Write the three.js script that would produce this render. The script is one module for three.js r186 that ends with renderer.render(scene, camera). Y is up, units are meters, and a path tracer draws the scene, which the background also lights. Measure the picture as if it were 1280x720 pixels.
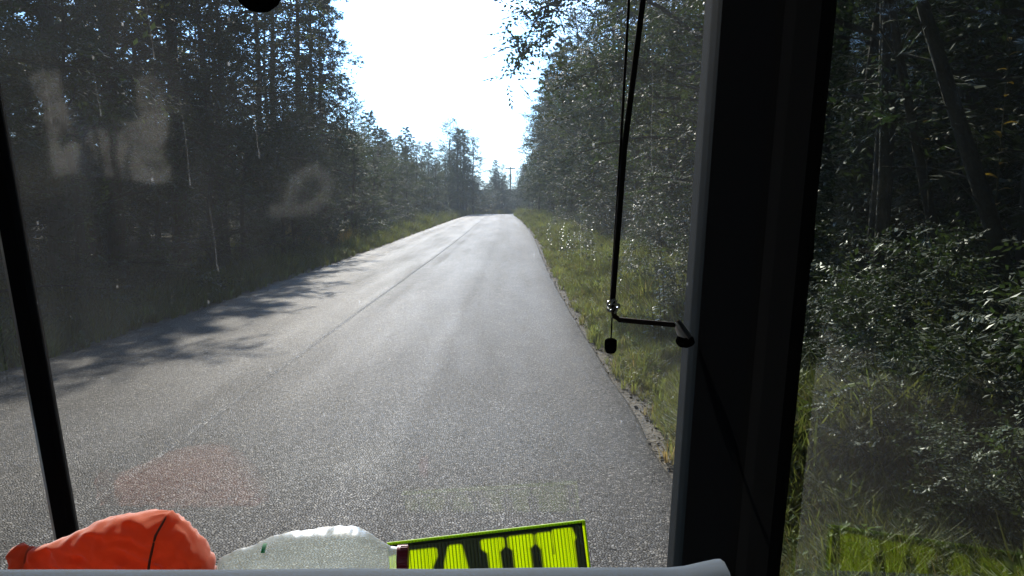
import * as THREE from 'three';
import { Sky } from 'three/addons/objects/Sky.js';
import { RoundedBoxGeometry } from 'three/addons/geometries/RoundedBoxGeometry.js';
import { mergeGeometries } from 'three/addons/utils/BufferGeometryUtils.js';
import { ImprovedNoise } from 'three/addons/math/ImprovedNoise.js';

// ---------------------------------------------------------------- camera, sky, sun, exposure
const scene = new THREE.Scene();
const EYE = 1.75;
const camera = new THREE.PerspectiveCamera(40.15, 16 / 9, 0.05, 900);
camera.position.set(0, EYE, 0);
camera.rotation.order = 'YXZ';
camera.rotation.set(THREE.MathUtils.degToRad(-5.91), THREE.MathUtils.degToRad(-0.45), 0);

const SUN_ELEV = THREE.MathUtils.degToRad(32), SUN_AZ = THREE.MathUtils.degToRad(-10);   // azimuth from -z, negative = left
const sunDir = new THREE.Vector3(Math.sin(SUN_AZ) * Math.cos(SUN_ELEV), Math.sin(SUN_ELEV), -Math.cos(SUN_AZ) * Math.cos(SUN_ELEV));
const sky = new Sky();
sky.name = 'sky';
sky.scale.setScalar(800);
const su = sky.material.uniforms;
su.turbidity.value = 10; su.rayleigh.value = 0.28; su.mieCoefficient.value = 0.02; su.mieDirectionalG.value = 0.7;
su.sunPosition.value.copy(sunDir);
scene.add(sky);
scene.environmentIntensity = 0.12;
scene.fog = new THREE.FogExp2(new THREE.Color(0.66, 0.84, 1.0), 0.0012);

const sun = new THREE.DirectionalLight(new THREE.Color(1.0, 0.93, 0.8), 5);
sun.name = 'sun';
sun.position.copy(sunDir).multiplyScalar(150).add(new THREE.Vector3(0, 0, -60));
sun.target.position.set(0, 0, -60);
sun.castShadow = true;
const sc = sun.shadow.camera; sc.left = -90; sc.right = 90; sc.top = 110; sc.bottom = -110; sc.near = 1; sc.far = 400;
sun.shadow.mapSize.set(4096, 4096); sun.shadow.radius = 1;
scene.add(sun, sun.target);

const renderer = new THREE.WebGLRenderer({ antialias: true });
renderer.toneMapping = THREE.LinearToneMapping;
renderer.toneMappingExposure = 1.3;
renderer.shadowMap.enabled = true;

// ---------------------------------------------------------------- helpers
function rng(seed) { let a = seed >>> 0; return () => { a = (a + 0x6D2B79F5) >>> 0; let t = Math.imul(a ^ (a >>> 15), 1 | a); t = (t + Math.imul(t ^ (t >>> 7), 61 | t)) ^ t; return ((t ^ (t >>> 14)) >>> 0) / 4294967296; }; }
const perlin = new ImprovedNoise();
const noise = (x, y, z = 0) => perlin.noise(x, y, z);
const V = (x, y, z) => new THREE.Vector3(x, y, z);
const lerp = THREE.MathUtils.lerp, clamp = THREE.MathUtils.clamp, sstep = THREE.MathUtils.smoothstep;
const taken = {};
function numbered(n) { const k = taken[n] = (taken[n] ?? -1) + 1; return k ? `${n}_${String(k).padStart(3, '0')}` : n; }
function shade(o) { o.traverse((m) => { if (m.isMesh) { m.castShadow = true; m.receiveShadow = true; } }); return o; }
function tag(o, label, category, group, kind) { if (label) o.userData.label = label; if (category) o.userData.category = category; if (group) o.userData.group = group; if (kind) o.userData.kind = kind; return o; }
function mesh(name, geo, mat, parent) { const m = new THREE.Mesh(geo, mat); m.name = parent === scene ? numbered(name) : name; m.castShadow = m.receiveShadow = true; parent.add(m); return m; }
function group(name) { const g = new THREE.Group(); g.name = numbered(name); scene.add(g); return g; }
function std(r, g, b, rough = 0.8, extra = {}) { const { color, ...rest } = extra; const m = new THREE.MeshPhysicalMaterial({ roughness: rough, ...rest }); m.color.setRGB(r, g, b); return m; }

// collects raw triangles with vertex colours
class Soup {
  constructor() { this.p = []; this.c = []; this.i = []; }
  vert(v, c) { this.p.push(v.x, v.y, v.z); this.c.push(c[0], c[1], c[2]); return this.p.length / 3 - 1; }
  // a leaf: base, two sides, tip, folded along the midrib
  leaf(b, dir, side, len, wid, fold, c) {
    const n = V(0, 0, 0).crossVectors(side, dir).normalize();
    const m = b.clone().addScaledVector(dir, len * 0.45);
    const i0 = this.vert(b, c), i1 = this.vert(m.clone().addScaledVector(side, wid / 2).addScaledVector(n, fold), c),
      i2 = this.vert(b.clone().addScaledVector(dir, len), c), i3 = this.vert(m.clone().addScaledVector(side, -wid / 2).addScaledVector(n, fold), c);
    this.i.push(i0, i1, i2, i0, i2, i3);
  }
  blade(b, dir, side, len, wid, c) {
    const i0 = this.vert(b.clone().addScaledVector(side, wid / 2), c), i1 = this.vert(b.clone().addScaledVector(side, -wid / 2), c), i2 = this.vert(b.clone().addScaledVector(dir, len), c);
    this.i.push(i0, i1, i2);
  }
  geo() {
    const g = new THREE.BufferGeometry();
    g.setAttribute('position', new THREE.Float32BufferAttribute(this.p, 3));
    g.setAttribute('color', new THREE.Float32BufferAttribute(this.c, 3));
    g.setIndex(this.i);
    return g;
  }
}
function rdir(r) { const z = r() * 2 - 1, a = r() * 6.2832, s = Math.sqrt(1 - z * z); return V(s * Math.cos(a), z, s * Math.sin(a)); }
function perp(d, r) { return V(0, 0, 0).crossVectors(d, rdir(r)).normalize(); }
// tapered tube along points with radii (closed by a cone end)
function limb(points, radii, sides = 7, rough = 0, seed = 0) {
  const pos = [], uv = [], idx = [];
  let len = 0;
  for (let k = 0; k < points.length; k++) {
    const a = points[Math.max(0, k - 1)], b = points[Math.min(points.length - 1, k + 1)];
    const t = V(0, 0, 0).subVectors(b, a).normalize();
    const s = V(0, 0, 0).crossVectors(t, Math.abs(t.x) > 0.9 ? V(0, 0, 1) : V(1, 0, 0)).normalize(), u = V(0, 0, 0).crossVectors(t, s);
    if (k) len += points[k].distanceTo(points[k - 1]);
    for (let j = 0; j <= sides; j++) {
      const an = (j % sides) / sides * 6.2832, rr = radii[k] * (1 + rough * noise(Math.cos(an) * 1.7 + seed, k * 0.6, Math.sin(an) * 1.7));
      const p = points[k].clone().addScaledVector(s, Math.cos(an) * rr).addScaledVector(u, Math.sin(an) * rr);
      pos.push(p.x, p.y, p.z); uv.push(j / sides * 6.2832 * radii[0], len);
    }
  }
  const w = sides + 1;
  for (let k = 0; k < points.length - 1; k++) for (let j = 0; j < sides; j++) { const a = k * w + j; idx.push(a, a + w, a + 1, a + 1, a + w, a + w + 1); }
  const g = new THREE.BufferGeometry();
  g.setAttribute('position', new THREE.Float32BufferAttribute(pos, 3)); g.setAttribute('uv', new THREE.Float32BufferAttribute(uv, 2)); g.setIndex(idx);
  g.computeVertexNormals();
  return g;
}
function dataTex(size, fn, srgb, repeat = true) {   // fn(x, y) -> [r, g, b] in 0..1
  const d = new Uint8Array(size * size * 4);
  for (let y = 0; y < size; y++) for (let x = 0; x < size; x++) { const c = fn(x, y), o = (y * size + x) * 4; d[o] = c[0] * 255; d[o + 1] = c[1] * 255; d[o + 2] = c[2] * 255; d[o + 3] = (c[3] ?? 1) * 255; }
  const t = new THREE.DataTexture(d, size, size);
  t.wrapS = t.wrapT = repeat ? THREE.RepeatWrapping : THREE.ClampToEdgeWrapping; t.magFilter = THREE.LinearFilter; t.minFilter = THREE.LinearMipmapLinearFilter; t.generateMipmaps = true;
  if (srgb) t.colorSpace = THREE.SRGBColorSpace;
  t.needsUpdate = true;
  return t;
}
const toS = (l) => l <= 0.0031308 ? l * 12.92 : 1.055 * Math.pow(l, 1 / 2.4) - 0.055;
function tileNoise(size, cells, seed) {   // smooth tiling value noise
  const r = rng(seed), g = Array.from({ length: cells * cells }, () => r());
  return (x, y) => { const fx = x / size * cells, fy = y / size * cells, ix = Math.floor(fx), iy = Math.floor(fy), s = (t) => t * t * (3 - 2 * t), u = s(fx - ix), v = s(fy - iy), at = (a, b) => g[((b % cells + cells) % cells) * cells + (a % cells + cells) % cells];
    return lerp(lerp(at(ix, iy), at(ix + 1, iy), u), lerp(at(ix, iy + 1), at(ix + 1, iy + 1), u), v); };
}
// tiling cell pattern: each cell one stone, returns [edge distance 0..1, stone id 0..1]
function stones(size, cells, seed) {
  const r = rng(seed), px = [], id = [];
  for (let k = 0; k < cells * cells; k++) { px.push([r(), r()]); id.push(r()); }
  const cs = size / cells;
  return (x, y) => {
    const cx = Math.floor(x / cs), cy = Math.floor(y / cs);
    let d1 = 9, d2 = 9, w = 0;
    for (let j = -1; j <= 1; j++) for (let i = -1; i <= 1; i++) {
      const a = (cx + i + cells) % cells, b = (cy + j + cells) % cells, q = px[b * cells + a];
      const dx = cx + i + q[0] - x / cs, dy = cy + j + q[1] - y / cs, d = Math.sqrt(dx * dx + dy * dy);
      if (d < d1) { d2 = d1; d1 = d; w = id[b * cells + a]; } else if (d < d2) d2 = d;
    }
    return [clamp((d2 - d1) * 1.6, 0, 1), w];
  };
}

// ---------------------------------------------------------------- lie of the land
const BEND = -118;
const roadMid = (z) => { const s = Math.max(0, BEND - z); return -2.07 + s * s / 110; };
const HALF = 3.13;
const bump = (z) => sstep(-z, 12, 50) * (1 - sstep(-z, 60, 115));
const halfRight = (z) => HALF + 0.5 * bump(z), halfLeft = (z) => HALF + 0.3 * bump(z);   // the road is wider halfway to the crest
function roadHeight(z) {
  const d = -z;
  return 0.55 * sstep(d, 25, 115) - 0.28 * sstep(d, 119, 132) + 0.5 * sstep(d, 134, 156) + 0.7 * sstep(d, 156, 200);
}
function groundHeight(x, z) {
  const right = x > roadMid(z), off = Math.abs(x - roadMid(z)) - (right ? halfRight(z) : halfLeft(z));
  let y = roadHeight(z);
  if (off < 0) return y - 0.06;
  y += -0.05 - 0.03 * sstep(off, 0, 0.5);
  if (right) y += 0.30 * sstep(off, 0.7, 3.2) + 0.5 * sstep(off, 3, 14);
  else y += -0.10 * sstep(off, 0.3, 1.5) + 0.35 * sstep(off, 2.0, 6.0) + 0.5 * sstep(off, 6, 20);
  y += (0.05 * noise(x * 0.9, z * 0.9, 3) + 0.12 * noise(x * 0.21, z * 0.21, 7)) * sstep(off, 0.2, 1.6);
  return y;
}

// ---------------------------------------------------------------- surface textures
const asphaltCell = stones(2048, 160, 11), aPatch = tileNoise(2048, 9, 12), aFine = tileNoise(2048, 120, 13);
const aCache = new Float32Array(2048 * 2048 * 2);
for (let y = 0; y < 2048; y++) for (let x = 0; x < 2048; x++) { const s = asphaltCell(x, y); aCache[(y * 2048 + x) * 2] = s[0]; aCache[(y * 2048 + x) * 2 + 1] = s[1]; }
const asphaltMap = dataTex(2048, (x, y) => {
  const e = aCache[(y * 2048 + x) * 2], id = aCache[(y * 2048 + x) * 2 + 1];
  const st = id > 0.88 ? 0.28 : id > 0.62 ? 0.13 : id > 0.3 ? 0.075 : 0.035;
  const l = lerp(0.012, st, sstep(e, 0.05, 0.4)) * (0.82 + 0.36 * aPatch(x, y));
  return [toS(l * 1.02), toS(l), toS(l * 0.97)];
}, true);
const asphaltBump = dataTex(1024, (x, y) => {
  const k = ((y * 2) * 2048 + x * 2) * 2, e = aCache[k], id = aCache[k + 1];
  const h = sstep(e, 0.0, 0.5) * (0.45 + 0.55 * id) * 0.9 + 0.1 * aFine(x * 2, y * 2);
  return [h, h, h];
}, false);
const asphaltGloss = dataTex(1024, (x, y) => {   // polished stone faces shine, the binder between them does not
  const k = ((y * 2) * 2048 + x * 2) * 2, v = lerp(0.06, 0.25 + 0.75 * Math.pow((aCache[k + 1] * 7.3) % 1, 1.6), sstep(aCache[k], 0.05, 0.45));
  return [v, v, v, v];
}, false);
// long streaks of wear along the lanes (channel 1: u across the road, v along it)
const wearR = rng(77), wearCol = Array.from({ length: 64 }, () => wearR()), wearN = tileNoise(256, 16, 78), wearN2 = tileNoise(256, 48, 79);
const wearMap = dataTex(256, (x, y) => {
  const f = x / 256 * 40, i = Math.floor(f), w = lerp(wearCol[i], wearCol[i + 1], f - i);
  const v = clamp(0.88 + 0.08 * (w - 0.5) + 0.10 * (wearN(x, y) - 0.5) + 0.06 * (wearN2(x, y) - 0.5), 0, 1);
  return [v, v, v];
}, false, true);
wearMap.channel = 1;
const soilA = tileNoise(1024, 24, 21), soilB = tileNoise(1024, 90, 22), soilC = tileNoise(1024, 300, 23), soilS = stones(1024, 110, 24);
const soilMap = dataTex(1024, (x, y) => {
  const n = 0.5 * soilA(x, y) + 0.3 * soilB(x, y) + 0.2 * soilC(x, y), s = soilS(x, y), litter = s[1] > 0.72 ? 0.9 : 0.45;
  const l = 0.5 + 0.9 * (n - 0.5) + 0.25 * (litter - 0.5);
  return [toS(clamp(l, 0, 1)), toS(clamp(l * 0.98, 0, 1)), toS(clamp(l * 0.96, 0, 1))];
}, true);
const soilBump = dataTex(1024, (x, y) => { const s = soilS(x, y), v = 0.5 * soilB(x, y) + 0.3 * s[0] * s[1] + 0.2 * soilC(x, y); return [v, v, v]; }, false);
const barkA = tileNoise(256, 20, 31), barkB = tileNoise(256, 60, 32);
const barkMap = dataTex(256, (x, y) => { const v = 0.35 + 0.65 * (0.6 * barkA(x, y * 0.25 | 0) + 0.4 * barkB(x, y)); return [toS(v), toS(v * 0.95), toS(v * 0.9)]; }, true);
const barkBump = dataTex(256, (x, y) => { const v = 0.7 * barkA(x, y * 0.25 | 0) + 0.3 * barkB(x, y); return [v, v, v]; }, false);

// ---------------------------------------------------------------- ground
{
  const xs = [], zs = [];
  for (let x = -260; x < -40; x += 20) xs.push(x);
  for (let x = -40; x < -9; x += 2) xs.push(x);
  for (let x = -9; x <= 16; x += 0.25) xs.push(x);
  for (let x = 18; x < 60; x += 3) xs.push(x);
  for (let x = 60; x <= 260; x += 20) xs.push(x);
  for (let z = 90; z > 4; z -= 6) zs.push(z);
  for (let z = 4; z > -30; z -= 0.4) zs.push(z);
  for (let z = -30; z > -220; z -= 1.2) zs.push(z);
  for (let z = -220; z >= -520; z -= 20) zs.push(z);
  const pos = [], uv = [], col = [], idx = [];
  for (const z of zs) for (const x of xs) {
    pos.push(x, groundHeight(x, z), z); uv.push(x / 2.6, z / 2.6);
    const off = Math.abs(x - roadMid(z)) - (x > roadMid(z) ? halfRight(z) : halfLeft(z)) + 0.25 * noise(x * 1.3, z * 1.3, 5);
    const grit = 1 - sstep(off, 0.25, 0.75), n = 0.5 + 0.5 * noise(x * 0.5, z * 0.5, 9);
    const gr = [0.085 + 0.02 * n, 0.078 + 0.015 * n, 0.066], so = [0.055 + 0.03 * n, 0.055 + 0.02 * n, 0.03];
    col.push(lerp(so[0], gr[0], grit) * 2, lerp(so[1], gr[1], grit) * 2, lerp(so[2], gr[2], grit) * 2);
  }
  const w = xs.length;
  for (let j = 0; j < zs.length - 1; j++) for (let i = 0; i < w - 1; i++) { const a = j * w + i; idx.push(a, a + 1, a + w, a + 1, a + w + 1, a + w); }
  const g = new THREE.BufferGeometry();
  g.setAttribute('position', new THREE.Float32BufferAttribute(pos, 3)); g.setAttribute('uv', new THREE.Float32BufferAttribute(uv, 2)); g.setAttribute('color', new THREE.Float32BufferAttribute(col, 3));
  g.setIndex(idx); g.computeVertexNormals();
  const m = std(1, 1, 1, 0.95, { map: soilMap, bumpMap: soilBump, bumpScale: 0.03, vertexColors: true });
  tag(mesh('ground', g, m, scene), 'brown earth and leaf litter of the forest floor and verges', 'ground', null, 'structure');
}

// ---------------------------------------------------------------- road: crowned asphalt with a paving joint between the lanes
{
  const across = [-HALF - 0.12, -HALF, -HALF + 0.1, -2.4, -2.0, -1.6, -1.25, -0.9, -0.6, -0.45, -0.33, -0.305, -0.28, -0.25, -0.1, 0.35, 0.7, 1.1, 1.5, 1.85, 2.2, 2.5, 2.7, HALF - 0.25, HALF, HALF + 0.12];
  const pos = [], uv = [], uv1 = [], col = [], idx = [];
  const zs = [];
  for (let z = 30; z > -60; z -= 0.5) zs.push(z);
  for (let z = -60; z > -215; z -= 1.5) zs.push(z);
  for (const z of zs) for (let k = 0; k < across.length; k++) {
    let a = across[k];
    const edge = k === 0 || k === 1 || k >= across.length - 2;
    if (edge) a += 0.05 * noise(z * 0.8, k < 2 ? 2 : 5) + 0.025 * noise(z * 3.1, k < 2 ? 1 : 8);
    if (k <= 1) a -= 0.9 * sstep(z, -10, -4) * (z < 30 ? 1 : 0);
    const x = roadMid(z) + a * (a > 0 ? halfRight(z) : halfLeft(z)) / HALF;
    let y = roadHeight(z) + 0.05 * (1 - (across[k] / HALF) ** 2) + 0.012 * noise(x * 0.5, z * 0.25, 2);
    const q = Math.abs(across[k] + 0.305);
    if (q < 0.001) y -= 0.012;                               // the joint
    if (across[k] < -0.31 && across[k] > -0.5) y += 0.006;
    if (k === 0 || k === across.length - 1) y = roadHeight(z) - 0.13;
    pos.push(x, y, z); uv.push(x / 2.4, z / 2.4); uv1.push((across[k] + 3.5) / 7, z / 60);
    const track = Math.abs(Math.abs(across[k] - 1.45) - 0.75) < 0.35 || Math.abs(Math.abs(across[k] + 1.75) - 0.75) < 0.35 ? 0.06 : 0;   // wheel paths, worn paler
    const v = 0.8 + track + 0.09 * noise(x * 0.9, z * 0.13, 21) + 0.06 * noise(x * 2.5, z * 0.5, 25); col.push(v * 0.95, v * 0.92, v * 0.86);
  }
  const w = across.length;
  for (let j = 0; j < zs.length - 1; j++) for (let i = 0; i < w - 1; i++) { const a = j * w + i; idx.push(a, a + 1, a + w, a + 1, a + w + 1, a + w); }
  const g = new THREE.BufferGeometry();
  g.setAttribute('position', new THREE.Float32BufferAttribute(pos, 3)); g.setAttribute('uv', new THREE.Float32BufferAttribute(uv, 2)); g.setAttribute('uv1', new THREE.Float32BufferAttribute(uv1, 2)); g.setAttribute('color', new THREE.Float32BufferAttribute(col, 3));
  g.setIndex(idx); g.computeVertexNormals();
  const m = std(1, 1, 1, 0.72, { vertexColors: true, map: asphaltMap, bumpMap: asphaltBump, bumpScale: 0.008, roughnessMap: wearMap, specularIntensityMap: asphaltGloss, specularIntensity: 0.95 });
  tag(mesh('road', g, m, scene), 'grey asphalt road with a paving joint between its lanes', 'road', null, 'structure');
}

// ---------------------------------------------------------------- plants: materials
const leafMat = new THREE.MeshPhysicalMaterial({ vertexColors: true, roughness: 1, transmission: 0.38, thickness: 0, clearcoat: 0.16, clearcoatRoughness: 0.38, side: THREE.DoubleSide });
leafMat.name = 'leaf';
const shrubMat = leafMat.clone(); shrubMat.clearcoat = 0.4; shrubMat.clearcoatRoughness = 0.32;
const needleMat = new THREE.MeshPhysicalMaterial({ vertexColors: true, roughness: 1, transmission: 0.2, thickness: 0, clearcoat: 0.25, clearcoatRoughness: 0.4, side: THREE.DoubleSide });
const grassMat = new THREE.MeshPhysicalMaterial({ vertexColors: true, roughness: 1, transmission: 0.5, thickness: 0, clearcoat: 0.2, clearcoatRoughness: 0.4, side: THREE.DoubleSide });
const barkMat = (r, g, b) => std(r, g, b, 0.92, { map: barkMap, bumpMap: barkBump, bumpScale: 0.02 });
const pineBark = barkMat(0.11, 0.08, 0.06), greyBark = barkMat(0.10, 0.095, 0.085), paleBark = barkMat(0.32, 0.31, 0.28);
function tint(r, base, v) { const k = 1 + (r() - 0.5) * 2 * v, w = (r() - 0.5) * v * 0.5; return [base[0] * k * (1 + w), base[1] * k, base[2] * k * (1 - w)]; }

// a spray: twigs with leaves set alternately along them, all roughly in one plane
function spray(soup, c, R, count, leaf, color, r, up = 0) {
  for (let n = 0; n < count; ) {
    const d = rdir(r); d.y = d.y * 0.55 + up; d.normalize();
    const o = c.clone().addScaledVector(rdir(r), R * 0.45 * r()), L = R * (0.55 + 0.6 * r()), N = V(0, 1, 0).addScaledVector(rdir(r), 0.75).normalize(), S = V(0, 0, 0).crossVectors(N, d).normalize(), tc = tint(r, color, 0.2), m = 7 + Math.floor(r() * 5);
    for (let i = 0; i < m; i++, n++) {
      const t = (i + 1) / m, sg = i % 2 ? 1 : -1, ld = d.clone().multiplyScalar(0.5 + 0.5 * r()).addScaledVector(S, sg * (i === m - 1 ? 0 : 0.85)).addScaledVector(rdir(r), 0.25); ld.y -= 0.12; ld.normalize();
      const ls = V(0, 0, 0).crossVectors(N, ld).addScaledVector(rdir(r), 0.3).normalize(), l = leaf * (0.7 + 0.6 * r());
      soup.leaf(o.clone().addScaledVector(d, L * t), ld, ls, l, l * 0.55, l * 0.07, tint(r, tc, 0.18));
    }
  }
}
// ---- leafy tree: trunk with limbs, crown of leaf clumps
function leafyTree({ seed, h, spread, low, clumps, per, leaf, color, lean = 0, clumpR = 0.55, bark = greyBark, extra }) {
  const r = rng(seed), limbs = [], soup = new Soup();
  const pts = [], rad = [], n = 9, base = 0.022 * h * 0.55 + 0.03;
  for (let k = 0; k <= n; k++) { const t = k / n; pts.push(V(lean * t * t * h + 0.25 * noise(t * 2.2, seed) * t * 2, t * h * 0.96 - (k ? 0 : 0.35), 0.3 * noise(t * 2.2, seed + 9) * t * 2)); rad.push(base * (1 - 0.88 * t) * (k ? 1 : 1.5)); }
  limbs.push(limb(pts, rad, 8, 0.25, seed));
  const trunkAt = (t) => { const f = clamp(t, 0, 0.999) * n, i = Math.floor(f); return pts[i].clone().lerp(pts[i + 1], f - i); };
  const centres = [];
  const nl = Math.round(clumps / 5);
  for (let k = 0; k < nl; k++) {
    const t = low + (0.97 - low) * ((k + r()) / nl), a = k * 2.4 + r() * 1.2, p0 = trunkAt(t);
    const u = (t - low) / (1 - low), L = spread * (0.35 + 0.65 * Math.sin(Math.PI * Math.pow(clamp(u * 0.86 + 0.14, 0, 1), 0.75))) * (0.65 + 0.5 * r());
    const dir = V(Math.cos(a), 0.25 + 0.5 * u + 0.3 * (r() - 0.5), Math.sin(a)).normalize();
    const bp = [], br = [];
    for (let q = 0; q <= 4; q++) { const s = q / 4; bp.push(p0.clone().addScaledVector(dir, L * s).add(V(0.12 * noise(s * 3, k, seed), -0.10 * L * s * s, 0.12 * noise(s * 3, k + 40, seed)).multiplyScalar(L))); br.push(Math.max(0.006, base * 0.34 * (1 - u * 0.6) * (1 - 0.85 * s))); }
    limbs.push(limb(bp, br, 5));
    for (let q = 0; q < 5; q++) { const s = 0.35 + 0.7 * r(), i = Math.min(3, Math.floor(s * 4)); centres.push([bp[i].clone().lerp(bp[i + 1], Math.min(1, s * 4 - i)).add(rdir(r).multiplyScalar(0.28 * L * r())), 0.7 + 0.6 * r()]); }
  }
  if (extra) for (const e of extra) {
    limbs.push(limb(e.pts, e.rad, 5));
    for (let q = 0; q < e.clumps; q++) { const s = 0.3 + 0.7 * r(), f = s * (e.pts.length - 1), i = Math.min(e.pts.length - 2, Math.floor(f)); centres.push([e.pts[i].clone().lerp(e.pts[i + 1], f - i).add(rdir(r).multiplyScalar(e.loose * r())), 0.8 + 0.5 * r()]); }
  }
  for (const [c, k] of centres) {
    const cc = tint(r, color, 0.25), R = clumpR * k;
    spray(soup, c, R * 1.15, per, leaf, cc, r);
  }
  return { trunk: mergeGeometries(limbs), crown: soup.geo(), bark, mat: leafMat };
}
// ---- pine or spruce: whorls of boughs with needle tufts
function coniferTree({ seed, h, spread, low, boughs, tufts, needle, color, droop = 0.15, wid = 0.035, bark = pineBark }) {
  const r = rng(seed), limbs = [], soup = new Soup(), pts = [], rad = [], n = 8, base = 0.012 * h + 0.02;
  for (let k = 0; k <= n; k++) { const t = k / n; pts.push(V(0.35 * noise(t * 1.8, seed) * t, t * h - (k ? 0 : 0.35), 0.35 * noise(t * 1.8, seed + 5) * t)); rad.push(base * (1 - 0.92 * t) * (k ? 1 : 1.35)); }
  limbs.push(limb(pts, rad, 8, 0.2, seed));
  for (let k = 0; k < boughs; k++) {
    const t = low + (0.985 - low) * Math.pow((k + r() * 0.8) / boughs, 0.9), f = t * n, i = Math.min(n - 1, Math.floor(f)), p0 = pts[i].clone().lerp(pts[i + 1], f - i);
    const u = (t - low) / (1 - low), L = spread * Math.pow(1 - u, 0.7) * (0.7 + 0.5 * r()) + 0.25, a = k * 2.4 + r();
    const up = lerp(-0.05, 0.7, u * u);
    const bp = [], br = [];
    for (let q = 0; q <= 3; q++) { const s = q / 3; bp.push(p0.clone().add(V(Math.cos(a) * L * s, (up * s - droop * s * s) * L, Math.sin(a) * L * s))); br.push(Math.max(0.006, base * 0.22 * (1 - 0.85 * s) * (1 - 0.5 * u))); }
    limbs.push(limb(bp, br, 4));
    const cc = tint(r, color, 0.2);
    for (let q = 0; q < tufts; q++) {
      const s = 0.2 + 0.85 * Math.pow(r(), 0.8), fi = Math.min(2.999, s * 3), b0 = Math.floor(fi), c = bp[b0].clone().lerp(bp[b0 + 1], fi - b0);
      const off = rdir(r).multiplyScalar(0.34 * L * Math.sqrt(r()) * (1.15 - 0.5 * s)); off.y *= 0.5; c.add(off);
      const out = V(Math.cos(a), 0.2, Math.sin(a)).addScaledVector(rdir(r), 0.7).normalize();
      for (let w = 0; w < 7; w++) { const d = out.clone().addScaledVector(rdir(r), 0.75).normalize(); soup.blade(c, d, perp(d, r), needle * (0.7 + 0.6 * r()), wid, tint(r, cc, 0.2)); }
    }
  }
  return { trunk: mergeGeometries(limbs), crown: soup.geo(), bark, mat: needleMat };
}
// ---- shrub: stems from one root, leaves along them
function shrubShape({ seed, h, spread, stems, per, leaf, color, narrow = 0.55 }) {
  const r = rng(seed), st = [], soup = new Soup();
  for (let k = 0; k < stems; k++) {
    const a = r() * 6.28, out = spread * (0.25 + 0.75 * r()), top = h * (0.55 + 0.5 * r()), b = V(Math.cos(a) * 0.08, -0.1, Math.sin(a) * 0.08), pts = [], rad = [];
    for (let q = 0; q <= 4; q++) { const s = q / 4; pts.push(b.clone().add(V(Math.cos(a) * out * s * s + 0.1 * noise(s * 3, k, seed), top * (s - 0.15 * s * s), Math.sin(a) * out * s * s + 0.1 * noise(s * 3, k, seed + 3)))); rad.push(0.011 * (1 - 0.75 * s)); }
    st.push(limb(pts, rad, 4));
    const cc = tint(r, color, 0.2);
    for (let q = 0; q < per / 9; q++) { const s = 0.18 + 0.82 * Math.sqrt(r()), f = Math.min(3.999, s * 4), i = Math.floor(f); spray(soup, pts[i].clone().lerp(pts[i + 1], f - i), 0.3, 8, leaf, cc, r, 0.15); }
  }
  return { trunk: mergeGeometries(st), crown: soup.geo(), bark: greyBark, mat: shrubMat };
}
function treeThing(name, shape, label, category, grp, partNames = ['trunk', 'crown']) {
  const g = new THREE.Group(); g.name = name;
  mesh(partNames[0], shape.trunk, shape.bark, g); mesh(partNames[1], shape.crown, shape.mat, g);
  return tag(g, label, category, grp);
}
function plant(proto, x, z, turn, k = 1, sy = 1, label, sink = 0.04) {
  const o = proto.clone(); o.name = numbered(proto.name); o.position.set(x, groundHeight(x, z) - sink, z); o.rotation.y = turn; o.scale.set(k, k * sy, k);
  if (label) o.userData.label = label;
  scene.add(o); return o;
}

const GREEN_DARK = [0.040, 0.062, 0.016], GREEN_MID = [0.060, 0.088, 0.020], GREEN_OLIVE = [0.078, 0.09, 0.02], NEEDLE = [0.030, 0.050, 0.018];
const pineShapes = [
  coniferTree({ seed: 101, h: 15, spread: 3.0, low: 0.22, boughs: 92, tufts: 46, needle: 0.25, wid: 0.03, color: NEEDLE, droop: 0.3 }),
  coniferTree({ seed: 102, h: 14, spread: 2.7, low: 0.16, boughs: 92, tufts: 42, needle: 0.23, wid: 0.03, color: NEEDLE, droop: 0.28 }),
  coniferTree({ seed: 103, h: 12, spread: 2.2, low: 0.12, boughs: 70, tufts: 26, needle: 0.22, color: [0.03, 0.055, 0.026], droop: 0.35 }),
];
const leafShapes = [
  leafyTree({ seed: 201, h: 11.5, spread: 2.9, low: 0.16, clumps: 150, per: 62, leaf: 0.115, color: GREEN_MID }),
  leafyTree({ seed: 202, h: 9.5, spread: 2.6, low: 0.1, clumps: 140, per: 62, leaf: 0.11, color: GREEN_DARK }),
  leafyTree({ seed: 203, h: 13, spread: 2.7, low: 0.2, clumps: 160, per: 60, leaf: 0.11, color: GREEN_OLIVE, bark: paleBark }),
  leafyTree({ seed: 204, h: 6.5, spread: 2.1, low: 0.06, clumps: 110, per: 60, leaf: 0.09, color: GREEN_MID, clumpR: 0.45 }),
];
const shrubShapes = [
  shrubShape({ seed: 301, h: 1.5, spread: 0.8, stems: 14, per: 170, leaf: 0.055, color: GREEN_MID }),
  shrubShape({ seed: 302, h: 1.1, spread: 0.75, stems: 15, per: 130, leaf: 0.048, color: GREEN_OLIVE }),
  shrubShape({ seed: 303, h: 2.1, spread: 0.9, stems: 15, per: 190, leaf: 0.06, color: GREEN_DARK }),
];

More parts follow.
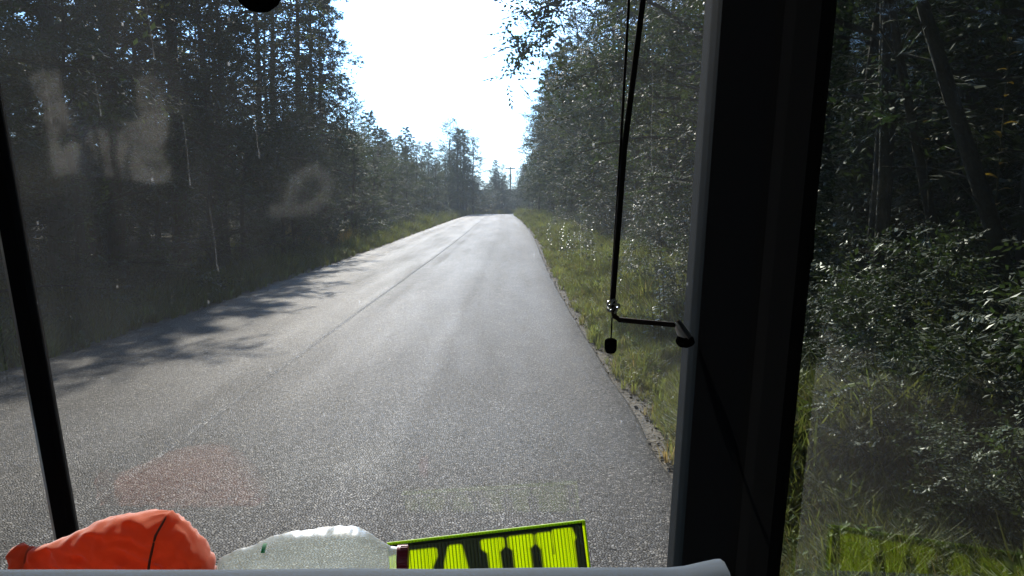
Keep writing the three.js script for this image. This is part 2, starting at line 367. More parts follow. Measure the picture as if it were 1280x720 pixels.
// ---------------------------------------------------------------- forest across the road (shaded side)
const FAR_SIDE = 'trees of the shaded forest across the road', NEAR_SIDE = 'trees of the forest behind the grassy verge';
const pinesA = [treeThing('pine_tree', pineShapes[0], 'tall high-crowned pine in the shaded forest across the road', 'tree', FAR_SIDE), treeThing('pine_tree', pineShapes[1], 'slim drooping pine in the shaded forest across the road', 'tree', FAR_SIDE), treeThing('spruce_tree', pineShapes[2], 'low-branched spruce in the shaded forest across the road', 'tree', FAR_SIDE)];
const leavesA = [treeThing('leafy_tree', leafShapes[0], 'broad leafy tree in the shaded forest across the road', 'tree', FAR_SIDE), treeThing('leafy_tree', leafShapes[1], 'dark leafy tree in the shaded forest across the road', 'tree', FAR_SIDE), treeThing('pale_trunk_tree', leafShapes[2], 'pale-trunked tall tree in the shaded forest across the road', 'tree', FAR_SIDE), treeThing('young_tree', leafShapes[3], 'young bushy tree at the edge of the shaded forest', 'tree', FAR_SIDE)];
{
  const r = rng(41);
  const row1 = [  // [z, kind, scale]
    [-9, 'l1', 1.1], [-12, 'l0', 1.1], [-15, 'l2', 1.05], [-18, 'p0', 1.0], [-21, 'p1', 1.1], [-24, 'l1', 1.15], [-27.5, 'l2', 0.95], [-31, 'l2', 1.0], [-34, 'p0', 1.05], [-37.5, 'p1', 1.0], [-41, 'p2', 1.05],
    [-45, 'l1', 1.0], [-49, 'l0', 0.78], [-53, 'l3', 1.2], [-57, 'l1', 0.8], [-61, 'p2', 0.62], [-65, 'l1', 0.82], [-70, 'l3', 1.2], [-75, 'l1', 0.85], [-80, 'p2', 0.72], [-86, 'l0', 0.72], [-92, 'l1', 0.95], [-98, 'p2', 0.8], [-104, 'l1', 0.95], [-110, 'l0', 0.85], [-116, 'l1', 1.0], [-123, 'p2', 0.85]];
  const pick = (k) => (k[0] === 'p' ? pinesA : leavesA)[+k[1]];
  for (const [z, k, s] of row1) plant(pick(k), -8.3 - 0.9 * r() - 1.3 * sstep(-z, 36, 44) + (z < -80 ? (-80 - z) * 0.05 : 0), z + (r() - 0.5), r() * 6.28, s * (0.95 + 0.1 * r()));
  for (let z = -7; z > -128; z -= 5.2) plant(pick((z > -44 ? ['p0', 'l0', 'p1', 'l2', 'p1', 'l1'] : ['l1', 'l3', 'p2', 'l1', 'l3', 'p2'])[Math.floor(r() * 6)]), -11.8 - 1.8 * r(), z + (r() - 0.5) * 2, r() * 6.28, z > -44 ? 0.9 + 0.25 * r() : 0.75 + 0.2 * r());
  const reach = leafyTree({ seed: 235, h: 12, spread: 2.6, low: 0.2, clumps: 130, per: 60, leaf: 0.12, color: GREEN_MID, extra: [
    { pts: [V(0, 8, 0), V(1, 8.9, 0.2), V(2.2, 9.4, 0.4), V(3.2, 9.3, 0.5)], rad: [0.06, 0.045, 0.03, 0.01], clumps: 16, loose: 0.6 },
    { pts: [V(0, 7, 0), V(1, 7.7, -0.6), V(2.0, 8.0, -1.2), V(2.8, 7.8, -1.6)], rad: [0.05, 0.04, 0.025, 0.01], clumps: 14, loose: 0.6 }] });
  plant(treeThing('overhanging_tree', reach, 'leafy tree reaching out of the shaded forest towards the road', 'tree'), -8.9, -24, 0, 1);
  // young trees in front of the taller row
  for (const [x, z, s] of [[-7.2, -11, 0.75], [-7.6, -14, 0.95], [-7.4, -17, 0.8], [-7.4, -20, 0.9], [-7.6, -23, 0.85], [-7.3, -26, 0.8], [-7.7, -29, 0.95], [-7.6, -32.5, 0.8], [-7.6, -39.5, 0.9], [-8.2, -43, 0.8], [-8.0, -48, 0.9], [-8.2, -57, 0.8], [-8.2, -66, 0.85], [-8, -78, 0.8], [-7.8, -92, 0.85], [-7.4, -104, 0.9]]) plant(leavesA[3], x, z, r() * 6.28, s);
  // trees facing the bend of the road
  const KIND = { l0: 'broad leafy tree', l1: 'dark leafy tree', l3: 'young bushy tree', p2: 'spruce' };
  for (let z = -136; z > -215; z -= 6) for (let k = 0; k < 4; k++) {
    const x = roadMid(z) - HALF - 3.5 - k * 4.2 - 2 * r();
    const kind = ['l1', 'l3', 'p2', 'l0', 'l1'][Math.floor(r() * 5)];
    if (x < 26 && x > -22) plant(pick(kind), x, z - 2 * r(), r() * 6.28, (x > -8 ? 0.5 : 0.72) + 0.2 * r(), 1, `${KIND[kind]} standing beyond the far bend of the road`).userData.group = 'trees beyond the bend';
  }
  for (let x = -9; x < 11; x += 1.0) { const kind = ['l1', 'p2', 'l0', 'l3'][Math.floor(r() * 4)]; plant(pick(kind), x + r(), -163 - 14 * r(), r() * 6.28, 0.52 + 0.2 * r(), 1, `low ${KIND[kind]} in the row closing the view beyond the bend`).userData.group = 'low trees closing the view beyond the bend'; }
  for (const [x, z, k, s] of [[-8.4, -121, 'l0', 1.16], [-7.2, -119, 'l0', 1.0], [-6.6, -123, 'l1', 1.3], [-5.2, -126, 'l1', 1.2], [-7.5, -132, 'p0', 0.85]])
    plant(pick(k), x, z, r() * 6.28, s * 1.12, 1, { l0: 'tall broad leafy tree at the outside of the road bend', l1: 'tall dark leafy tree at the outside of the road bend', p0: 'high-crowned pine at the outside of the road bend' }[k]);
}
// ---------------------------------------------------------------- forest behind the grassy verge
const pinesB = pinesA.map((t, k) => tag(t.clone(), ['tall high-crowned pine in the forest behind the grassy verge', 'slim drooping pine in the forest behind the grassy verge', 'low-branched spruce in the forest behind the grassy verge'][k], 'tree', NEAR_SIDE));
const leavesB = leavesA.map((t, k) => tag(t.clone(), ['broad leafy tree in the forest behind the grassy verge', 'dark leafy tree in the forest behind the grassy verge', 'pale-trunked tall tree in the forest behind the grassy verge', 'young bushy tree at the edge of the grassy verge'][k], 'tree', NEAR_SIDE));
{
  const r = rng(43), pick = (k) => (k[0] === 'p' ? pinesB : leavesB)[+k[1]];
  const kinds = ['l0', 'l1', 'l2', 'l0', 'p1', 'l1', 'l2'];
  for (let z = -16, n = 0; z > -116; z -= 3.9 + r(), n++) plant(pick(kinds[n % 7]), (z > -55 ? 5.2 : 4.5) + 0.8 * r(), z, r() * 6.28, 1.05 + 0.2 * r());
  for (let z = -3; z > -125; z -= 5) plant(pick(['p0', 'l0', 'l2', 'p2', 'l1'][Math.floor(r() * 5)]), 8.6 + 2 * r(), z + (r() - 0.5) * 2, r() * 6.28, 0.95 + 0.25 * r());
  for (const [x, z, s] of [[4.6, -22, 0.75], [4.6, -31, 0.7], [4.5, -40, 0.8], [4.3, -52, 0.8], [4.0, -66, 0.85], [3.4, -80, 0.85], [3.3, -97, 0.9], [3.3, -112, 0.9]]) plant(leavesB[3], x, z, r() * 6.28, s);
  // the limbs that hang over the road
  const over = leafyTree({ seed: 231, h: 12.5, spread: 2.8, low: 0.2, clumps: 150, per: 60, leaf: 0.12, color: GREEN_DARK, extra: [
    { pts: [V(0, 5.2, 0), V(-1.2, 6.0, 0.3), V(-2.6, 6.5, 0.4), V(-3.9, 6.0, 0.2), V(-4.4, 5.0, 0)], rad: [0.06, 0.05, 0.035, 0.02, 0.008], clumps: 44, loose: 0.85 },
    { pts: [V(0, 6.4, 0), V(-1.4, 7.2, -0.5), V(-3.0, 7.6, -0.8), V(-4.6, 7.2, -1)], rad: [0.06, 0.045, 0.03, 0.01], clumps: 30, loose: 0.8 },
    { pts: [V(0, 4.2, 0), V(-1.3, 4.9, -0.3), V(-2.4, 4.9, -0.6), V(-3.6, 4.3, -0.8)], rad: [0.05, 0.04, 0.025, 0.01], clumps: 36, loose: 0.75 }] });
  plant(treeThing('overhanging_tree', over, 'leafy tree whose limbs hang out over the road', 'tree'), 4.7, -18.5, 0, 1);
}
// near thicket beside the vehicle: trunks, low leafy trees, shrubs
{
  const r = rng(47);
  const THICK = 'trunks in the thicket beside the vehicle';
  const bare = (seed, lean, h, low, per, bark) => leafyTree({ seed, h, spread: 1.7, low, clumps: 90, per, leaf: 0.085, color: GREEN_DARK, lean, clumpR: 0.45, bark });
  const tA = treeThing('thicket_tree', bare(251, 0.0, 9, 0.22, 46, greyBark), 'straight slim tree in the dark thicket seen through the side window', 'tree', THICK);
  const tB = treeThing('leaning_tree', bare(252, 0.055, 8.5, 0.3, 46, greyBark), 'leaning slim tree in the dark thicket seen through the side window', 'tree', THICK);
  for (const [x, z, a, k] of [[4.1, -8.7, 1, 0.95], [4.7, -6.6, 2.2, 1.05], [5.6, -9.6, 4, 1.1], [4.3, -11.4, 5, 1], [5.4, -13.6, 0.4, 1.05], [6.8, -7.6, 3, 1.15], [6.4, -11.6, 1.7, 1.1], [3.9, -13.9, 2.9, 0.9], [6.2, -5.0, 2.2, 1], [7.4, -9.6, 5.1, 1.1], [4.9, -4.0, 0.6, 1], [8.2, -12.6, 0.1, 1.2]]) plant(tA, x, z, a, k);
  for (const [x, z, a, k] of [[5.1, -7.6, 3.35, 1], [6.0, -8.2, 3.0, 1.05], [4.6, -10.2, 0.3, 0.95], [5.9, -6.2, 3.6, 1]]) plant(tB, x, z, a, k);
  const bareTrunk = (pts, rads, twigs, label) => {   // a slanting trunk with thin bare side branches
    const g = group('slanting_trunk'), b = pts[0].clone(); g.position.set(b.x, groundHeight(b.x, b.z), b.z);
    const q = pts.map((p) => V(p.x - b.x, p.y, p.z - b.z));
    mesh('trunk', limb(q, rads, 9, 0.2, b.x), greyBark, g);
    for (let k = 0; k < twigs; k++) { const t = 0.25 + 0.7 * (k + r()) / twigs, f = t * (q.length - 1), i = Math.min(q.length - 2, Math.floor(f)), o = q[i].clone().lerp(q[i + 1], f - i), d = rdir(r); d.y = Math.abs(d.y) * 0.5; const L = 0.5 + 0.8 * r(); mesh('branch', limb([o, o.clone().addScaledVector(d, L * 0.5).add(V(0, 0.05, 0)), o.clone().addScaledVector(d, L)], [0.014, 0.009, 0.003], 5), greyBark, g); }
    tag(g, label, 'tree trunk');
  };
  bareTrunk([V(4.35, -0.2, -6.3), V(4.05, 1.3, -6.5), V(3.75, 2.4, -6.7), V(3.5, 3.4, -6.9), V(3.3, 4.8, -7.2)], [0.085, 0.07, 0.06, 0.05, 0.03], 10, 'thick bare trunk slanting across the thicket, upper end leaning to the road');
  bareTrunk([V(4.2, -0.2, -7.3), V(4.0, 1.4, -7.4), V(3.7, 2.8, -7.5), V(3.45, 4.2, -7.6)], [0.06, 0.05, 0.04, 0.025], 8, 'thinner bare trunk slanting beside the thick one in the thicket');
  bareTrunk([V(3.6, -0.2, -7.6), V(3.62, 2, -7.6), V(3.58, 5, -7.7)], [0.05, 0.045, 0.03], 8, 'upright bare slim trunk at the edge of the thicket');
  const sg = 'shrubs at the foot of the forest', kindsOf = ['mid green shrub', 'small olive shrub', 'tall dark shrub'];
  const shrub = (x, z, k, where) => { const n = Math.floor(r() * 3); plant(protos[n], x, z, r() * 6.28, k, 1, `${kindsOf[n]} ${where}`).userData.group = `${sg}, ${where}`; };
  const protos = [treeThing('shrub', shrubShapes[0], 'mid green shrub at the foot of the forest', 'shrub', sg, ['stem', 'foliage']), treeThing('shrub', shrubShapes[1], 'small olive shrub at the foot of the forest', 'shrub', sg, ['stem', 'foliage']), treeThing('shrub', shrubShapes[2], 'tall dark shrub at the foot of the forest', 'shrub', sg, ['stem', 'foliage'])];
  for (let z = -3.0; z > -112; z -= z > -16 ? 0.85 : 2.1 - z * 0.01) {
    shrub((z > -16 ? 3.15 : 3.9) + 1.1 * r(), z + 0.4 * r(), 0.75 + 0.5 * r(), z > -16 ? 'along the verge close beside the vehicle' : 'further on between grassy verge and forest');
    if (z > -16) shrub(4.6 + 2.2 * r(), z, 0.9 + 0.6 * r(), 'under the trees in the dark thicket');
  }
  for (let z = -2.6; z > -11; z -= 0.5) { shrub(2.35 + 0.75 * r(), z, 0.45 + 0.25 * r(), 'in the undergrowth under the side window'); shrub(3.2 + 0.8 * r(), z, 0.7 + 0.4 * r(), 'in the undergrowth under the side window'); }
  for (let z = -12; z > -80; z -= 3.4) shrub(2.5 + 1.1 * r(), z + r(), 0.3 + 0.25 * r(), 'standing in the grassy verge itself');
  for (let z = -8; z > -112; z -= 2.4 - z * 0.012) shrub(-6.9 - 1.2 * r(), z, 0.75 + 0.55 * r(), 'on the shaded verge across the road');
}
// the wood behind the rows one can tell apart: reads as one mass
{
  const one = (shape, crownCol, barkCol) => {
    const t = shape.trunk.clone(); t.deleteAttribute('uv'); t.deleteAttribute('normal');
    const n = t.attributes.position.count, c = new Float32Array(n * 3); for (let k = 0; k < n; k++) c.set(barkCol, k * 3);
    t.setAttribute('color', new THREE.BufferAttribute(c, 3));
    return mergeGeometries([t, shape.crown]);
  };
  const r = rng(53), spots = [[], [], []];
  const put = (x, z) => { if (Math.abs(x - roadMid(z)) < 11) return; spots[Math.floor(r() * 3)].push([x, z, r() * 6.28, (0.85 + 0.35 * r()) * (x < 0 && z < -42 ? 0.68 : 1.12)]); };
  for (let z = 30; z > -130; z -= 5) { for (let k = 0; k < 4; k++) put(-14.5 - k * 4.2 - 3 * r(), z + 3 * r()); for (let k = 0; k < 4; k++) put(11.5 + k * 4.2 + 3 * r(), z + 3 * r()); }
  for (let z = 6; z < 30; z += 4) { put(-9 - 3 * r(), z); put(7.5 + 3 * r(), z); }
  for (let z = -135; z > -225; z -= 8) for (let x = -45; x < 55; x += 7) if (Math.abs(x - roadMid(z)) > 12) spots[Math.floor(r() * 3)].push([x + 3 * r(), z + 3 * r(), r() * 6.28, 0.62 + 0.2 * r()]);
  [[leafShapes[1], 0], [pineShapes[1], 1], [leafShapes[0], 2]].forEach(([shape, k]) => {
    const m = new THREE.InstancedMesh(one(shape, null, [0.05, 0.042, 0.035]), shape.mat, spots[k].length), d = new THREE.Object3D();
    spots[k].forEach(([x, z, a, s], i) => { d.position.set(x, groundHeight(x, z), z); d.rotation.set(0, a, 0); d.scale.setScalar(s); d.updateMatrix(); m.setMatrixAt(i, d.matrix); });
    m.name = numbered('forest'); m.castShadow = m.receiveShadow = true;
    tag(m, ['dark leafy wood deep behind the roadside trees', 'dense pines deep behind the roadside trees', 'mixed green wood deep behind the roadside trees'][k], 'forest', null, 'stuff');
    scene.add(m);
  });
}

{
  const r = rng(57), d = new THREE.Object3D(), spots = [];
  for (let z = 12; z > -135; z -= 1.9) for (let k = 0; k < 3; k++) { spots.push([-10.5 - k * 3.4 - 3 * r(), z + 1.5 * r()]); spots.push([8.5 + k * 3.4 - 2.5 * r(), z + 1.5 * r()]); }
  for (let z = -136; z > -215; z -= 4) for (let x = -34; x < 44; x += 3.4) if (Math.abs(x - roadMid(z)) > 6) spots.push([x + 2 * r(), z + 2 * r()]);
  const g = mergeGeometries([shrubShapes[2].crown]), m = new THREE.InstancedMesh(g, leafMat, spots.length);
  spots.forEach(([x, z], i) => { d.position.set(x, groundHeight(x, z), z); d.rotation.set(0, r() * 6.28, 0); const s = 1.3 + 1.1 * r(); d.scale.set(s * 1.25, s, s * 1.25); d.updateMatrix(); m.setMatrixAt(i, d.matrix); });
  m.name = 'undergrowth'; m.castShadow = m.receiveShadow = true; tag(m, 'dense undergrowth between the trunks deep in the wood', 'undergrowth', null, 'stuff'); scene.add(m);
}

// ---------------------------------------------------------------- verge grass and weeds
function grassTuft(seed, n, h, color) {
  const r = rng(seed), s = new Soup();
  for (let k = 0; k < n; k++) {
    const a = r() * 6.28, b = V(Math.cos(a) * 0.07 * r(), -0.02, Math.sin(a) * 0.07 * r()), H = h * (0.45 + 0.7 * r()), out = H * (0.15 + 0.6 * r());
    const c = tint(r, color, 0.3), side = V(-Math.sin(a), 0, Math.cos(a)), w = 0.0035 + 0.004 * r();
    const mid = b.clone().add(V(Math.cos(a) * out * 0.35, H * 0.62, Math.sin(a) * out * 0.35)), tip = b.clone().add(V(Math.cos(a) * out, H * 0.95, Math.sin(a) * out));
    const i0 = s.vert(b.clone().addScaledVector(side, w), c), i1 = s.vert(b.clone().addScaledVector(side, -w), c), i2 = s.vert(mid.clone().addScaledVector(side, -w * 0.8), c), i3 = s.vert(mid.clone().addScaledVector(side, w * 0.8), c), i4 = s.vert(tip, c);
    s.i.push(i0, i1, i2, i0, i2, i3, i3, i2, i4);
  }
  return s.geo();
}
function herb(seed, n, h, leaf, color) {
  const r = rng(seed), s = new Soup();
  for (let k = 0; k < n; k++) { const a = r() * 6.28, H = h * r(), d = V(Math.cos(a), 0.25 + 0.5 * (r() - 0.4), Math.sin(a)).normalize(), L = leaf * (0.6 + 0.7 * r()); s.leaf(V(Math.cos(a) * 0.03 * r(), H, Math.sin(a) * 0.03 * r()), d, V(-Math.sin(a), 0.2 * (r() - 0.5), Math.cos(a)).normalize(), L, L * 0.5, L * 0.08, tint(r, color, 0.25)); }
  return s.geo();
}
{
  const r = rng(61), d = new THREE.Object3D();
  const field = (name, label, geo, spots, mat = grassMat) => {
    const m = new THREE.InstancedMesh(geo, mat, spots.length), c = new THREE.Color();
    spots.forEach(([x, z, s, k], i) => { d.position.set(x, groundHeight(x, z), z); d.rotation.set(0.2 * (r() - 0.5), r() * 6.28, 0.2 * (r() - 0.5)); d.scale.set(s, s * (0.75 + 0.5 * r()), s); d.updateMatrix(); m.setMatrixAt(i, d.matrix); c.setRGB(k, k * (0.9 + 0.15 * r()), k * 0.9); m.setColorAt(i, c); });
    m.name = numbered(name); m.castShadow = m.receiveShadow = true; scene.add(m); return tag(m, label, 'grass', null, 'stuff');
  };
  const scatter = (count, side, o0, o1, z0, z1, cover) => {
    const out = [];
    while (out.length < count) {
      const z = -(z0 * Math.pow(z1 / z0, r())), off = o0 + (o1 - o0) * r();
      const x = roadMid(z) + side * ((side > 0 ? halfRight(z) : halfLeft(z)) + off), dens = 0.5 + 0.9 * noise(x * 0.8, z * 0.8, 17);
      const k = sstep(off, 0.02, 0.6) * clamp(dens + 0.35, 0.05, 1) * cover(off);
      if (r() < k) { const tall = 0.5 + noise(x * 0.7 + 40, z * 0.45, 31) + 0.5 * noise(x * 2.1, z * 1.7, 33); out.push([x, z, (0.55 + 0.6 * r()) * (1 + clamp((-z - 25) / 70, 0, 0.8)) * lerp(0.5, 1, sstep(off, 0.15, 1.1)) * lerp(0.6, 2.1, clamp(tall, 0, 1)), (0.75 + 0.5 * r()) * lerp(0.75, 1.3, clamp(0.5 + noise(x * 0.5, z * 0.3, 37), 0, 1))]); }
    }
    return out;
  };
  const GR = [0.175, 0.2, 0.046], STRAW = [0.25, 0.205, 0.08], HERB = [0.12, 0.165, 0.032];
  field('verge_grass', 'green grass along the sunlit verge beside the vehicle', grassTuft(71, 24, 0.3, GR), scatter(22000, 1, 0.1, 3.4, 3, 140, (o) => o < 2.6 ? 1 : 0.5));
  field('verge_grass', 'dry straw-coloured grass mixed into the sunlit verge', grassTuft(72, 14, 0.26, STRAW), scatter(5000, 1, 0.05, 2.6, 3, 120, () => 1));
  field('verge_weeds', 'low broad-leaved weeds along the sunlit verge', herb(73, 26, 0.22, 0.07, HERB), scatter(8500, 1, 0.1, 3.8, 3, 140, () => 1), leafMat);
  field('verge_grass', 'grass along the shaded verge across the road', grassTuft(74, 22, 0.32, GR), scatter(12000, -1, 0.1, 4.2, 8, 150, () => 1));
  field('verge_weeds', 'low broad-leaved weeds along the shaded verge across the road', herb(75, 26, 0.25, 0.075, HERB), scatter(4500, -1, 0.3, 5, 8, 150, () => 1), leafMat);
  field('dry_grass', 'tall dry yellow grass round the wooden posts on the shaded verge', grassTuft(76, 26, 0.75, [0.34, 0.26, 0.07]), Array.from({ length: 420 }, () => [-8.3 + 2.6 * (r() - 0.5), -35.5 + 5 * (r() - 0.5), 0.8 + 0.5 * r(), 0.7 + 0.5 * r()]));
  // gravel spilled along the shoulder
  const peb = new THREE.IcosahedronGeometry(0.5, 1); { const p = peb.attributes.position; for (let k = 0; k < p.count; k++) { const x = p.getX(k), y = p.getY(k), z = p.getZ(k), q = 1 + 0.35 * noise(x * 2, y * 2, z * 2); p.setXYZ(k, x * q, y * q * 0.6, z * q); } peb.computeVertexNormals(); }
  const gm = new THREE.InstancedMesh(peb, std(0.11, 0.1, 0.085, 0.95), 2600), c = new THREE.Color();
  for (let k = 0; k < 2600; k++) {
    const z = -(3 * Math.pow(25, r())), side = r() < 0.8 ? 1 : -1, off = -0.03 + 0.7 * Math.pow(r(), 1.3), x = roadMid(z) + side * ((side > 0 ? halfRight(z) : halfLeft(z)) + off), s = 0.01 + 0.03 * Math.pow(r(), 3);
    d.position.set(x, groundHeight(x, z) + s * 0.15, z); d.rotation.set(r() * 0.6, r() * 6.28, r() * 0.6); d.scale.setScalar(s); d.updateMatrix(); gm.setMatrixAt(k, d.matrix); const v = 0.5 + 0.9 * r(); c.setRGB(v, v * 0.97, v * 0.93); gm.setColorAt(k, c);
  }
  gm.name = 'gravel'; gm.castShadow = gm.receiveShadow = true; scene.add(gm); tag(gm, 'loose grey gravel along the road edge', 'gravel', null, 'stuff');
}
// broad-leaved weeds one can tell apart, every leaf its own piece
{
  const r = rng(83);
  const leafGeo = (() => {   // a pointed, folded, drooping blade
    const s = new Soup(), n = 5, w = [0.0, 0.36, 0.46, 0.32, 0.0], col = [1, 1, 1], rows = [];
    for (let k = 0; k < n; k++) { const t = k / (n - 1), y = 0.12 * Math.sin(t * 2.6) - 0.1 * t * t; rows.push([s.vert(V(t, y + 0.08 * w[k] * 2, w[k] / 1.9), col), s.vert(V(t, y, 0), col), s.vert(V(t, y + 0.08 * w[k] * 2, -w[k] / 1.9), col)]); }
    for (let k = 0; k < n - 1; k++) for (let j = 0; j < 2; j++) { const [a, b] = [rows[k], rows[k + 1]]; s.i.push(a[j], b[j], b[j + 1], a[j], b[j + 1], a[j + 1]); }
    const g = s.geo(); g.computeVertexNormals(); return g;
  })();
  const tones = [[0.06, 0.105, 0.03], [0.05, 0.09, 0.026], [0.08, 0.115, 0.035]].map((c) => std(...c, 1, { transmission: 0.3, thickness: 0, clearcoat: 0.7, clearcoatRoughness: 0.28, side: THREE.DoubleSide }));
  const yellow = std(0.42, 0.28, 0.03, 1, { transmission: 0.35, thickness: 0, clearcoat: 0.3, clearcoatRoughness: 0.35, side: THREE.DoubleSide });
  const stemMat = std(0.07, 0.075, 0.035, 0.8);
  const weed = (name, h, leaves, size, tone) => {
    const g = new THREE.Group(); g.name = name;
    const top = V(0.16 * (r() - 0.5), h, 0.16 * (r() - 0.5)), pts = [0, 1, 2, 3].map((k) => V(top.x * (k / 3) ** 2, h * k / 3 - (k ? 0 : 0.05), top.z * (k / 3) ** 2));
    mesh('stem', limb(pts, [0.007, 0.006, 0.0045, 0.002], 5), stemMat, g);
    for (let k = 0; k < leaves; k++) {
      const t = 0.25 + 0.75 * (k + 0.5) / leaves, L = size * (0.75 + 0.5 * r()) * (1.15 - 0.45 * t);
      const m = mesh('leaf', leafGeo, tone ?? tones[Math.floor(r() * 3)], g);
      m.position.set(top.x * t * t, h * t, top.z * t * t); m.rotation.set(0.5 * (r() - 0.5), k * 2.4 + r() * 0.7, 0.15 + 0.5 * (r() - 0.5)); m.scale.setScalar(L);
    }
    return g;
  };
  const wg = 'leafy weeds standing in the verge';
  const w1 = tag(weed('weed', 0.75, 16, 0.13), 'upright broad-leaved weed standing in the verge', 'weed', wg), w2 = tag(weed('weed', 0.5, 12, 0.15), 'low wide-leaved weed standing in the verge', 'weed', wg), w3 = tag(weed('weed', 1.15, 22, 0.12), 'tall many-leaved weed standing in the verge', 'weed', wg);
  const spots = [];
  for (let z = -3.6; z > -13; z -= 0.42) spots.push([1.9 + 1.9 * r() + (z > -7 ? 0.5 : 0), z]);
  for (let z = -13; z > -48; z -= 1.1) spots.push([1.75 + 1.9 * r(), z]);
  for (const [x, z] of spots) plant([w1, w2, w3][Math.floor(r() * 3)], x, z + 0.2 * r(), r() * 6.28, 0.75 + 0.5 * r());
  const y1 = tag(weed('yellowing_sapling', 2.6, 20, 0.12, yellow), 'thin sapling with yellow leaves in the dark thicket', 'sapling', 'yellowing saplings in the thicket');
  for (const [x, z] of [[4.15, -6.7], [5.0, -7.4], [4.7, -8.8]]) plant(y1, x, z, r() * 6.28, 0.9 + 0.25 * r());
}
// old wooden posts at the edge of the shaded verge
{
  const r = rng(88), wood = barkMat(0.09, 0.075, 0.06), proto = new THREE.Group(); proto.name = 'wooden_post';
  const p = mesh('shaft', limb([V(0, -0.3, 0), V(0.01, 0.7, 0.01), V(0.02, 1.38, 0.0)], [0.085, 0.08, 0.075], 9, 0.15, 3), wood, proto);
  mesh('weathered_top', new THREE.CylinderGeometry(0.04, 0.077, 0.05, 9), wood, proto).position.set(0.02, 1.4, 0);
  tag(proto, 'short weathered wooden post on the shaded verge across the road', 'post', 'wooden posts on the shaded verge');
  for (const [x, z] of [[-9.0, -34], [-8.6, -34.5], [-8.45, -35.5], [-8.0, -35.8], [-7.8, -36.6], [-7.5, -37]]) plant(proto, x, z, r() * 6.28, 0.9 + 0.25 * r(), 1, undefined, 0.02);
}
// ---------------------------------------------------------------- utility pole beyond the bend
{
  const g = group('utility_pole'); g.position.set(1.0, groundHeight(1.0, -176) - 0.3, -176); g.scale.set(0.85, 0.87, 0.85);
  const wood = barkMat(0.16, 0.13, 0.1);
  mesh('pole', limb([V(0, 0, 0), V(0.02, 5, 0), V(0.03, 10.4, 0)], [0.21, 0.19, 0.16], 10), wood, g);
  const arm = mesh('crossarm', new RoundedBoxGeometry(2.6, 0.24, 0.14, 1, 0.01), wood, g); arm.position.set(0.03, 9.9, 0.24);
  const prof = [[0, 0], [0.05, 0], [0.06, 0.05], [0.035, 0.07], [0.055, 0.11], [0.03, 0.15], [0, 0.16]].map(([x, y]) => new THREE.Vector2(x, y));
  for (const x of [-1.05, -0.4, 0.5, 1.1]) { const i = mesh('insulator', new THREE.LatheGeometry(prof, 10), std(0.3, 0.28, 0.26, 0.3), g); i.position.set(x, 10.015, 0.24); i.scale.setScalar(1.6); }
  tag(g, 'wooden utility pole with a crossarm above the distant trees', 'utility pole');
}

// ---------------------------------------------------------------- the vehicle's cab round the camera (y given from the eye)
const E = (x, y, fwd) => V(x, EYE + y, -fwd);
const RAKE = 0.1, GLASS_F = 1.25, GLASS_Y = -0.6, TOP = 1.15;
const glassF = (y) => GLASS_F - RAKE * (y - GLASS_Y);
const cab = group('vehicle_cab');
tag(cab, 'dark vehicle cab with split windscreen, broad black pillar and side window', 'vehicle cab');
const black = std(0.0042, 0.0045, 0.005, 1, { specularIntensity: 0 }), blackSoft = std(0.0105, 0.0105, 0.0105, 1, { specularIntensity: 0 }), steel = std(0.008, 0.014, 0.019, 1, { specularIntensity: 0.03 }), rubber = std(0.004, 0.004, 0.004, 1, { specularIntensity: 0 }), liner = std(0.06, 0.06, 0.065, 0.9);
// quad prism between two cross sections (bottom and top rings given as [x, fwd] lists)
function post(ring, y0, y1, rake = true) {
  const a = [], n = ring.length, idx = [];
  for (const y of [y0, y1]) for (const [x, f] of ring) { const s = rake ? -RAKE * (y - GLASS_Y) : 0, p = E(x + (x > 0 ? 0.014 + 0.022 * y : -0.052 * y - 0.006), y, f + s); a.push(p.x, p.y, p.z); }
  for (let k = 0; k < n; k++) { const m = (k + 1) % n; idx.push(k, m, n + k, m, n + m, n + k); }
  for (let k = 1; k < n - 1; k++) { idx.push(0, k + 1, k); idx.push(n, n + k, n + k + 1); }
  const g = new THREE.BufferGeometry(); g.setAttribute('position', new THREE.Float32BufferAttribute(a, 3)); g.setIndex(idx);
  const flat = g.toNonIndexed(); flat.computeVertexNormals(); return flat;
}
function boxAt(x0, x1, y0, y1, f0, f1, rad = 0.012) { const g = new RoundedBoxGeometry(x1 - x0, y1 - y0, Math.abs(f1 - f0), 2, Math.min(rad, (x1 - x0) / 2.1, (y1 - y0) / 2.1, Math.abs(f1 - f0) / 2.1)); g.translate((x0 + x1) / 2, EYE + (y0 + y1) / 2, -(f0 + f1) / 2); return g; }
// glass panes: dust grains and dried drips make spots of the pane rough
const dustA = tileNoise(1024, 30, 91), dustR = rng(92);
const dust = new Float32Array(1024 * 1024);
for (let y = 0; y < 1024; y++) for (let x = 0; x < 1024; x++) dust[y * 1024 + x] = 0.165 * (0.85 + 0.3 * dustA(x, y)) * (0.93 + 0.14 * dustR());
for (let k = 0; k < 500; k++) { const x = dustR() * 1024 | 0, y = dustR() * 1024 | 0, q = 0.45 + 0.35 * dustR(), w = dustR() < 0.2 ? 1 : 0; for (let j = -w; j <= w; j++) for (let i = -w; i <= w; i++) dust[((y + j + 1024) % 1024) * 1024 + (x + i + 1024) % 1024] = q; }
